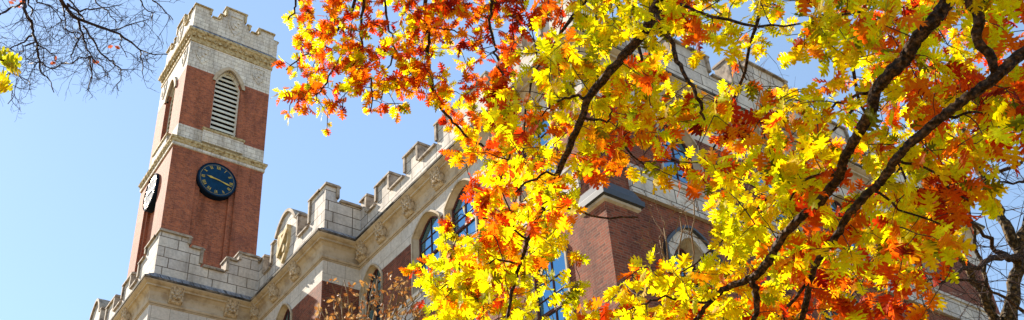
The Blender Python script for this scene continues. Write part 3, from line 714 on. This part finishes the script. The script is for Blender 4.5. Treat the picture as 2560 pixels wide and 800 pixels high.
T1.limb([px3(crot, 40), (2560, -300, 34, 4.6), (2420, -120, 30, 4.5), (2410, -40, 28, 4.5), (2420, 0, 26, 4.5), (2445, 45, 26, 4.5), (2443, 100, 25, 4.5), (2470, 135, 24, 4.5), (2488, 180, 22, 4.5)], 3, amp=.004)
B3 = [(2200, -420, 34, 5.6), (1900, -260, 32, 6.2), (1740, -100, 30, 6.4), (1650, 0, 28, 6.5), (1620, 65, 26, 6.5), (1585, 110, 26, 6.5), (1555, 145, 24, 6.5), (1530, 175, 23, 6.5), (1495, 215, 21, 6.55), (1467, 250, 20, 6.6), (1455, 295, 17, 6.6), (1430, 345, 18, 6.65), (1412, 395, 16, 6.7),
      (1387, 455, 13, 6.75), (1355, 525, 12, 6.8), (1320, 600, 11, 6.9), (1295, 680, 10, 6.9), (1280, 730, 9, 7), (1266, 810, 7, 7)]
T1.limb([px3(crot, 44)]+B3, 3, amp=.004)
for rows in ([(2025, 690, 10, 5.3), (1975, 765, 9, 5.35), (1945, 830, 7, 5.4)],
             [(1467, 243, 8, 6.6), (1420, 244, 7, 6.6), (1380, 262, 5, 6.6), (1350, 290, 3, 6.6)], [(1456, 293, 7, 6.6), (1500, 300, 6, 6.6), (1526, 302, 5, 6.6), (1530, 272, 3, 6.6)],
             [(1640, 20, 14, 6.5), (1650, 60, 12, 6.4), (1675, 110, 12, 6.3), (1700, 165, 11, 6.2), (1730, 220, 10, 6.1), (1750, 260, 9, 6.1), (1762, 300, 6, 6.1)],
             [(2192, 225, 9, 5), (2130, 240, 8, 5.1), (2080, 270, 6, 5.2)], [(2095, 440, 9, 5.2), (2050, 435, 8, 5.2), (2010, 455, 7, 5.2), (1975, 500, 5, 5.2)],
             [(1880, 700, 18, 5.7), (1892, 745, 16, 5.7), (1880, 810, 13, 5.7)], [(1700, 10, 8, 6.2), (1860, 60, 7, 6), (2000, 60, 5, 5.6), (2150, 30, 6, 5)],
             [(1763, 760, 8, 5.9), (1840, 730, 6, 5.7), (1650, 745, 5, 6.0), (1570, 770, 4, 6.1)][::2][:0] or [(1770, 757, 7, 5.9), (1700, 745, 6, 6.0), (1630, 752, 5, 6.0), (1570, 775, 4, 6.1)],
             [(1395, 430, 7, 6.7), (1340, 445, 6, 6.6), (1290, 480, 5, 6.5)], [(1355, 525, 7, 6.8), (1410, 520, 6, 6.7), (1500, 540, 5, 6.6), (1595, 543, 4, 6.5)],
             [(1300, 660, 6, 6.9), (1240, 650, 5, 6.8), (1150, 690, 4, 6.7), (1080, 730, 3, 6.6)], [(1322, 600, 6, 6.9), (1260, 560, 5, 6.8), (1200, 545, 4, 6.7)],
             [(2350, 295, 9, 4.65), (2420, 282, 7, 4.7), (2560, 275, 6, 4.8)], [(2180, 475, 8, 4.95), (2250, 520, 6, 4.9), (2350, 560, 5, 4.9)], [(2240, 400, 8, 4.8), (2330, 430, 6, 4.9), (2420, 500, 5, 5)]):
    T1.limb(rows, 4, amp=.008, sides=7)
def dep1(x, y):
    t = min(1, max(0, (x-1180)/1300)); return 6.9-2.1*t+random.uniform(-.55, 1.6)
cl = sample_clusters((1230, 2620), dep1, .74, 560, 5.0)
cl = [c for c in cl if not (P2(c[0])[0] < 1330 and P2(c[0])[1] < 330 and random.random() < .15)]
cl = [c for c in cl if not gap(c[0], (B1, B2, B3[2:]))]
T1.grow(cl, (4, 7), .120, kinds=(0, 0, 1, 2))
# few leaves reaching down over the windows
cl = []
for (x, y, h) in [(1080, 712, 8), (1150, 700, 6), (1200, 600, 5), (1220, 640, 5), (1230, 560, 5), (1110, 770, 8), (1160, 760, 7), (1210, 720, 6), (1070, 800, 7), (1215, 500, 6), (1240, 460, 5), (1130, 660, 8),
                  (1770, 290, 7), (2470, 498, 8), (2300, 620, 6), (2250, 760, 4), (2120, 770, 3)]:
    for _ in range(2): cl.append((U(x+random.uniform(-18, 18), y+random.uniform(-14, 14), 6.5 if x < 1800 else 5.2), h))
T1.grow(cl, (4, 7), .122)
T1.finish()

# ---- farther oak: trunk behind the camera, limbs arching over it
gb = np.array([-3.2, 2.2, 0.0])
oak2 = thing('oak_tree', 'farther autumn oak with small orange and yellow leaves hanging between the tower and the roofline', 'tree', tuple(gb))
T2 = Tree(oak2)
top = np.array([-2.0, 3.2, 11.0]); T2.trunk(gb, top, .34, .2)
hub = U(1000, -520, 9.5)
T2.limb([px3(top, 60) if P2(top)[2] > 1 else (1000, -1500, 30, 9), (1000, -900, 34, 9.3), (1000, -520, 30, 9.5)][1:], 4, sides=9)
mb_pts = smooth([top, (top+U(1000, -900, 9.3))/2+np.array([0, 0, .8]), U(1000, -900, 9.3)], 5); T2.limb3(mb_pts, [.14-.006*i for i in range(len(mb_pts))], False)
for rows in ([(1000, -520, 24, 9.5), (1040, -200, 14, 9.6), (1068, 0, 11, 9.6), (1067, 60, 11, 9.6), (1070, 120, 10, 9.6), (1078, 200, 9, 9.6), (1088, 250, 8, 9.6), (1115, 290, 7, 9.6), (1150, 325, 6, 9.6), (1180, 350, 6, 9.6), (1225, 372, 4, 9.6)],
             [(1000, -520, 24, 9.5), (930, -200, 12, 9.8), (890, 0, 9, 9.9), (860, 55, 8, 10), (825, 90, 6, 10), (770, 130, 4, 10), (715, 175, 3, 10)], [(858, 58, 6, 10), (857, 115, 6, 10), (835, 165, 5, 10), (808, 218, 4, 10), (780, 260, 3, 10)],
             [(1000, -520, 20, 9.5), (930, -200, 10, 9.4), (907, 0, 8, 9.4), (902, 60, 7, 9.4), (905, 110, 6, 9.4), (912, 150, 5, 9.4), (930, 220, 4, 9.4), (925, 280, 3, 9.4)],
             [(1000, -520, 20, 9.5), (960, -100, 8, 9.9), (968, 40, 6, 9.9), (975, 90, 5, 9.9), (985, 125, 5, 9.9), (960, 190, 3, 9.9), (950, 250, 3, 9.9)],
             [(1000, -520, 26, 9.5), (1180, -200, 12, 9.2), (1228, 0, 8, 9.2), (1228, 60, 7, 9.2), (1235, 120, 7, 9.2), (1245, 165, 6, 9.2), (1260, 230, 5, 9.2), (1250, 330, 4, 9.2)],
             [(1068, 70, 5, 9.6), (1120, 75, 4, 9.7), (1170, 95, 3, 9.7), (1215, 135, 2.5, 9.7)], [(1000, -520, 24, 9.5), (800, -220, 9, 10), (750, -60, 6, 10), (740, 10, 5, 10), (720, 50, 3, 10)],
             [(1000, -520, 30, 9.5), (1350, -260, 18, 9), (1500, -80, 14, 8.8), (1400, 80, 8, 8.9), (1330, 200, 6, 9), (1310, 330, 4, 9)],
             [(1350, -260, 20, 9), (1700, -200, 16, 8.8), (1900, -60, 12, 8.6), (1880, 120, 9, 8.6), (1800, 330, 6, 8.8), (1760, 420, 4, 8.8)],
             [(1900, -60, 14, 8.6), (2100, 60, 10, 8.2), (2150, 250, 8, 8), (2250, 420, 6, 8), (2330, 600, 5, 8)], [(1500, -80, 12, 8.8), (1600, 150, 8, 8.6), (1560, 350, 6, 8.6), (1620, 420, 4, 8.6)],
             [(2150, 250, 8, 8), (2000, 420, 6, 8), (1850, 560, 5, 8), (1700, 680, 4, 8), (1560, 720, 3, 8)], [(1310, 330, 5, 9), (1250, 450, 4, 8.8), (1300, 600, 3, 8.8)], [(2250, 420, 6, 8), (2150, 560, 5, 8), (2100, 700, 4, 8)]):
    T2.limb(rows, 4, amp=.012, sides=7)
cl = sample_clusters((692, 1300), lambda x, y: 9.7+random.uniform(-.7, .7), 1.6, 215, 5.0, yr=(-60, 850))
cl = [(c, h-.9) for c, h in cl]
T2.grow(cl, (4, 7), .112, r_tip=.003, kinds=(1, 1, 2, 0))
cl = sample_clusters((1180, 2560), lambda x, y: 8.3+random.uniform(-.6, 1.6), .70, 330, 5.0)
cl = [c for c in cl if not gap(c[0])]
T2.grow(cl, (4, 7), .120, r_tip=.003, kinds=(1, 1, 2, 0))
T2.finish()

# ---- recursive bare twigs
def twiggy(mb, p, d, L, r, lev, spread=.55, tips=None):
    n_ = 4; pts = [p]; q = p.copy(); dd = d/np.linalg.norm(d)
    for i in range(n_):
        dd = dd+rng.normal(0, .16, 3); dd /= np.linalg.norm(dd); q = q+dd*L/n_; pts.append(q.copy())
    mb.tube(pts, [max(.0012, r*(1-.16*i)) for i in range(n_+1)], 4 if lev < 2 else 5, True)
    if tips is not None: tips.append((pts[-1], dd))
    if lev <= 0: return
    for k in range(random.randint(2, 3)):
        i = random.randint(1, n_); nd = dd*1.0+rng.normal(0, spread, 3); twiggy(mb, pts[i], nd, L*random.uniform(.5, .8), r*.62, lev-1, spread, tips)

# ---- bare tree, upper left
gb = ground_under(-900, 300, 12); bare = thing('bare_tree', 'leafless tree with dark thin branches hanging into the upper left sky', 'tree', tuple(gb))
T3 = Tree(bare, M_TWIG, M_TWIG); k3 = 1/3.077; D3 = 11.5
ctop = U(-500, -700, D3); T3.trunk(gb, ctop, .3, .16)
def zz(rows, w0, w1, d=D3): n_ = len(rows); return [(x*k3, y*k3, w0+(w1-w0)*i/(n_-1), d+.3*math.sin(i*1.3+x)) for i, (x, y) in enumerate(rows)]
L1 = zz([(190, 0), (185, 80), (240, 160), (250, 240), (275, 310), (295, 400), (300, 500), (320, 560), (375, 610), (415, 710)], 9, 2.2)
L2 = zz([(470, 0), (520, 70), (600, 150), (720, 190), (850, 235), (920, 265), (1010, 330), (1080, 385), (1170, 410), (1290, 420)], 10, 2)
T3.limb([px3(ctop, 40), (-100, -400, 26, D3), (40, -130, 13, D3)]+L1, 3, amp=.006)
T3.limb([px3(ctop, 40), (-50, -420, 26, D3), (110, -140, 16, D3)]+L2, 3, amp=.006)
sub = [([(245, 275), (140, 350), (20, 395)], 5, 2), ([(265, 325), (180, 370), (130, 440)], 5, 2), ([(295, 350), (380, 395), (435, 470)], 4, 2), ([(600, 150), (640, 260), (670, 360), (700, 430), (780, 520), (850, 600)], 6.5, 2),
       ([(640, 200), (720, 310), (800, 440), (880, 490), (925, 540), (910, 700)], 6, 2), ([(690, 430), (700, 530), (710, 600), (660, 700)], 4, 1.8), ([(630, 270), (550, 400), (550, 460)], 4, 2), ([(480, 20), (500, 120), (500, 220)], 5, 2),
       ([(520, 30), (610, 100), (650, 170)], 6, 5), ([(1060, -60), (1110, 60), (1170, 100), (1165, 160)], 4, 2), ([(1130, -60), (1240, 60), (1330, 150)], 4, 2), ([(850, 235), (950, 210), (1140, 150)], 4, 2), ([(1080, 390), (1090, 480), (1100, 580)], 4, 2),
       ([(200, -20), (240, 80), (240, 130)], 5, 3), ([(0, 110), (70, 70), (140, 40), (190, 0)], 5, 5), ([(700, -60), (760, 40), (830, 80), (900, 170)], 4, 2), ([(300, 480), (220, 490)], 3, 2), ([(300, 470), (400, 530), (470, 490), (560, 480), (690, 430)], 3.5, 3), ([(600, 300), (560, 260), (500, 220)], 3, 3),
       ([(220, -20), (330, 20), (430, 90), (480, 160)], 4, 2), ([(90, 540), (60, 600), (100, 700), (60, 800)], 4, 2), ([(40, 450), (90, 560), (180, 600), (240, 650)], 4, 2), ([(500, -30), (620, 70), (800, 60), (940, 30)], 5, 2), ([(920, 270), (940, 380), (980, 440)], 3, 2)]
for rows, a, b_ in sub: T3.limb(zz(rows, a, b_), 4, amp=.01, sides=6)
tw = T3.tw; tips = []
for nd in random.sample(T3.nodes, len(T3.nodes)):
    x, y, d = P2(nd)
    if -60 < x < 470 and -80 < y < 270 and random.random() < .62:
        twiggy(tw, nd, rng.normal(0, 1, 3)+np.array([.1, 0, -.5]), random.uniform(.14, .4), .0042, 2, .6, tips)
for (x, y) in ((45, 3), (53, 22), (140, 154), (232, 158), (285, 113), (38, 10)):
    for _ in range(3): T3.lv.add(U(x, y, D3), rng.normal(0, 1, 3), rng.normal(0, 1, 3), .06, (.55, .13, .03), 2, .5, .3)
T3.finish(M_DRYLEAF, 'dead_leaves')

# ---- oak spray at the left edge
gb = ground_under(-1000, 500, 6); oak3 = thing('oak_tree', 'oak with only a few green and yellow leaves showing at the left edge', 'tree', tuple(gb))
T4 = Tree(oak3); ct = U(-700, -300, 6); T4.trunk(gb, ct, .2, .12)
T4.limb([px3(ct, 50), (-350, -40, 22, 6.2), (-120, 120, 12, 6.2), (-30, 140, 7, 6.2), (10, 152, 5, 6.2)], 4)
for (x, y, dx, dz, c) in ((6, 148, .9, -.15, (.40, .45, .02)), (-4, 172, .7, -.5, (.72, .72, .01)), (-10, 182, .4, -.8, (.66, .64, .01)), (-6, 200, .6, -.3, (.60, .62, .01)), (-14, 140, .7, .1, (.40, .42, .02)), (-30, 138, .5, .2, (.35, .34, .02)), (2, 150, .8, .15, (.55, .55, .01)), (-2, 190, .5, -.6, (.60, .35, .01)), (12, 152, 1, -.35, (.42, .30, .02))):
    r_ = CR[0]; T4.lv.add(U(x-8, y+8, 6.2), r_*dx+np.array([0, 0, dz]), -CR[2]+rng.normal(0, .35, 3), .13, c, 0, .3, .2)
T4.finish()

# ---- mottled bare tree, right edge
gb = ground_under(2600, 1300, 15); br_ = thing('bare_tree', 'leafless tree with mottled forked trunk beyond the right end of the hall', 'tree', tuple(gb))
T5 = Tree(br_, M_TWIG, M_BARKLIGHT); D5 = 15
ft = U(2515, 860, D5); T5.trunk(gb, ft, .55, .42)
for rows in ([(2515, 860, 95, D5), (2520, 790, 70, D5), (2535, 710, 55, D5), (2552, 630, 48, D5), (2575, 540, 40, D5), (2620, 400, 30, D5)],
             [(2552, 640, 44, D5), (2520, 575, 44, D5), (2487, 512, 42, D5+.3), (2455, 440, 34, D5+.5), (2425, 370, 26, D5+.7), (2400, 280, 20, D5+.8), (2390, 120, 14, D5+1)],
             [(2515, 860, 90, D5), (2480, 790, 40, D5), (2440, 700, 34, D5-.2), (2395, 635, 30, D5-.4), (2350, 560, 20, D5-.6), (2320, 450, 12, D5-.6)],
             [(2495, 810, 26, D5), (2478, 750, 20, D5), (2460, 680, 18, D5), (2440, 600, 15, D5), (2425, 520, 10, D5), (2430, 430, 6, D5)]):
    T5.limb([(a, b_, c_*.56, d_) for a, b_, c_, d_ in rows], 4, amp=.02, sides=12)
T5.limbmat = M_BARK
for rows in ([(2300, 730, 6, 13), (2380, 695, 9, 13.3), (2440, 665, 12, 13.8), (2500, 640, 16, 14.4), (2552, 650, 20, D5)], [(2400, 540, 5, 14), (2450, 575, 8, 14.2), (2490, 625, 12, 14.6), (2540, 655, 15, D5)],
             [(2640, 370, 16, 13), (2560, 405, 9, 13), (2490, 440, 8, 13), (2430, 475, 6, 13), (2380, 520, 5, 13)], [(2300, 705, 5, 13), (2400, 700, 6, 13), (2480, 720, 7, 13), (2560, 780, 10, 13)],
             [(2580, 440, 9, 16), (2530, 460, 6, 16), (2480, 440, 4, 16)]):
    T5.limb(rows, 4, amp=.02, sides=7)
for nd in T5.nodes:
    x, y, d = P2(nd)
    if x < 2640 and y < 830 and random.random() < .4: twiggy(T5.tw, nd, rng.normal(0, 1, 3)+np.array([0, 0, .3]), random.uniform(.4, 1.1), .009, 2, .6)
T5.finish()

# ---- distant bare trees beyond the right end of the hall
def far_tree(px, d, h, label, seed):
    random.seed(seed); gb = ground_under(px, 1500, d); t = thing('bare_tree', label, 'tree', tuple(gb), None); T = Tree(t, M_TWIG, M_BARK)
    top = np.array([gb[0], gb[1], h*.45]); T.trunk(gb, top, .32, .2)
    for k in range(9):
        az = k*2.4; dr = np.array([math.cos(az)*.7, math.sin(az)*.7, 1.0]); st = np.array([gb[0], gb[1], h*random.uniform(.25, .45)])
        twiggy(T.tw, st, dr, h*.34, .10, 4, .5)
    T.finish()
far_tree(2440, 42, 25, 'slender bare tree far behind the hall, left one of the distant pair', 3)
far_tree(2720, 38, 24, 'slender bare tree far behind the hall, right one of the distant pair', 4)
far_tree(2070, 62, 47, 'tall bare tree whose faint twigs rise over the right roofline', 5)
random.seed(11)

# ---- small tree with curled dry leaves in front of the brick wall
gb = ground_under(920, 1500, 12.5); dry = thing('small_tree', 'small tree with curled orange brown dry leaves in front of the recessed wall', 'tree', tuple(gb))
T6 = Tree(dry, M_TWIGPALE, M_TWIGPALE); ft = U(935, 980, 12.5); T6.trunk(gb, ft, .09, .05)
for (x, y, dx) in ((800, 770, 0), (850, 735, .3), (860, 700, 0), (905, 745, .4), (935, 705, -.2), (945, 690, .3), (985, 720, .2), (1010, 700, .4), (1040, 740, 0), (880, 770, -.4), (960, 760, .3), (830, 790, .3), (1060, 770, 0), (1000, 780, -.4), (900, 800, 0)):
    T6.limb([px3(ft, 9), ((x+935)/2-10+random.uniform(-12, 12), (y+1000)/2, 5.5, 12.5+dx*.5), (x, y, 2.5, 12.5+dx)], 5, amp=.012, sides=5, register=False)
    for _ in range(7):
        q = U(x+random.gauss(0, 22), y+abs(random.gauss(0, 34)), 12.5+dx+random.uniform(-.3, .3)); st = U(x+random.gauss(0, 6), y+70, 12.5+dx)
        T6.tw.tube([st, (st+q)/2+rng.normal(0, .03, 3), q], [.006, .005, .003], 4, True)
        for _k in range(random.randint(2, 4)):
            c = random.choice([(.40, .17, .04), (.48, .25, .06), (.30, .11, .03), (.52, .34, .15)])
            T6.lv.add(q+rng.normal(0, .035, 3), rng.normal(0, .6, 3)+np.array([0, 0, -.3]), rng.normal(0, 1, 3), random.uniform(.04, .07), c, 2, random.uniform(1, 2.2), random.uniform(.6, 1.6))
T6.finish(M_DRYLEAF, 'dry_leaves')
# pale twig sprays of a second small tree, in front of the brown corner wall
gb = ground_under(1700, 1500, 10.5); dry2 = thing('small_tree', 'small bare tree with pale dry twigs in front of the right facade arch', 'tree', tuple(gb))
T7 = Tree(dry2, M_TWIGPALE, M_TWIGPALE); ft = U(1720, 900, 10.5); T7.trunk(gb, ft, .08, .04)
for (x, y) in ((1660, 570), (1735, 500), (1700, 540), (1930, 300), (1900, 220), (2190, 740), (2310, 740), (1650, 600), (2150, 700)):
    T7.limb([px3(ft, 9), ((x+1720)/2, (y+940)/2, 5, 10.6), (x, y, 3.4, 10.8)], 5, amp=.02, sides=5, register=False)
    for _ in range(5): twiggy(T7.tw, U(x+random.gauss(0, 8), y+random.uniform(-10, 40), 10.8), rng.normal(0, 1, 3)+np.array([0, 0, .6]), random.uniform(.2, .4), .005, 2, .6)
T7.finish()
print('leaves', T1.lv.count, T2.lv.count)
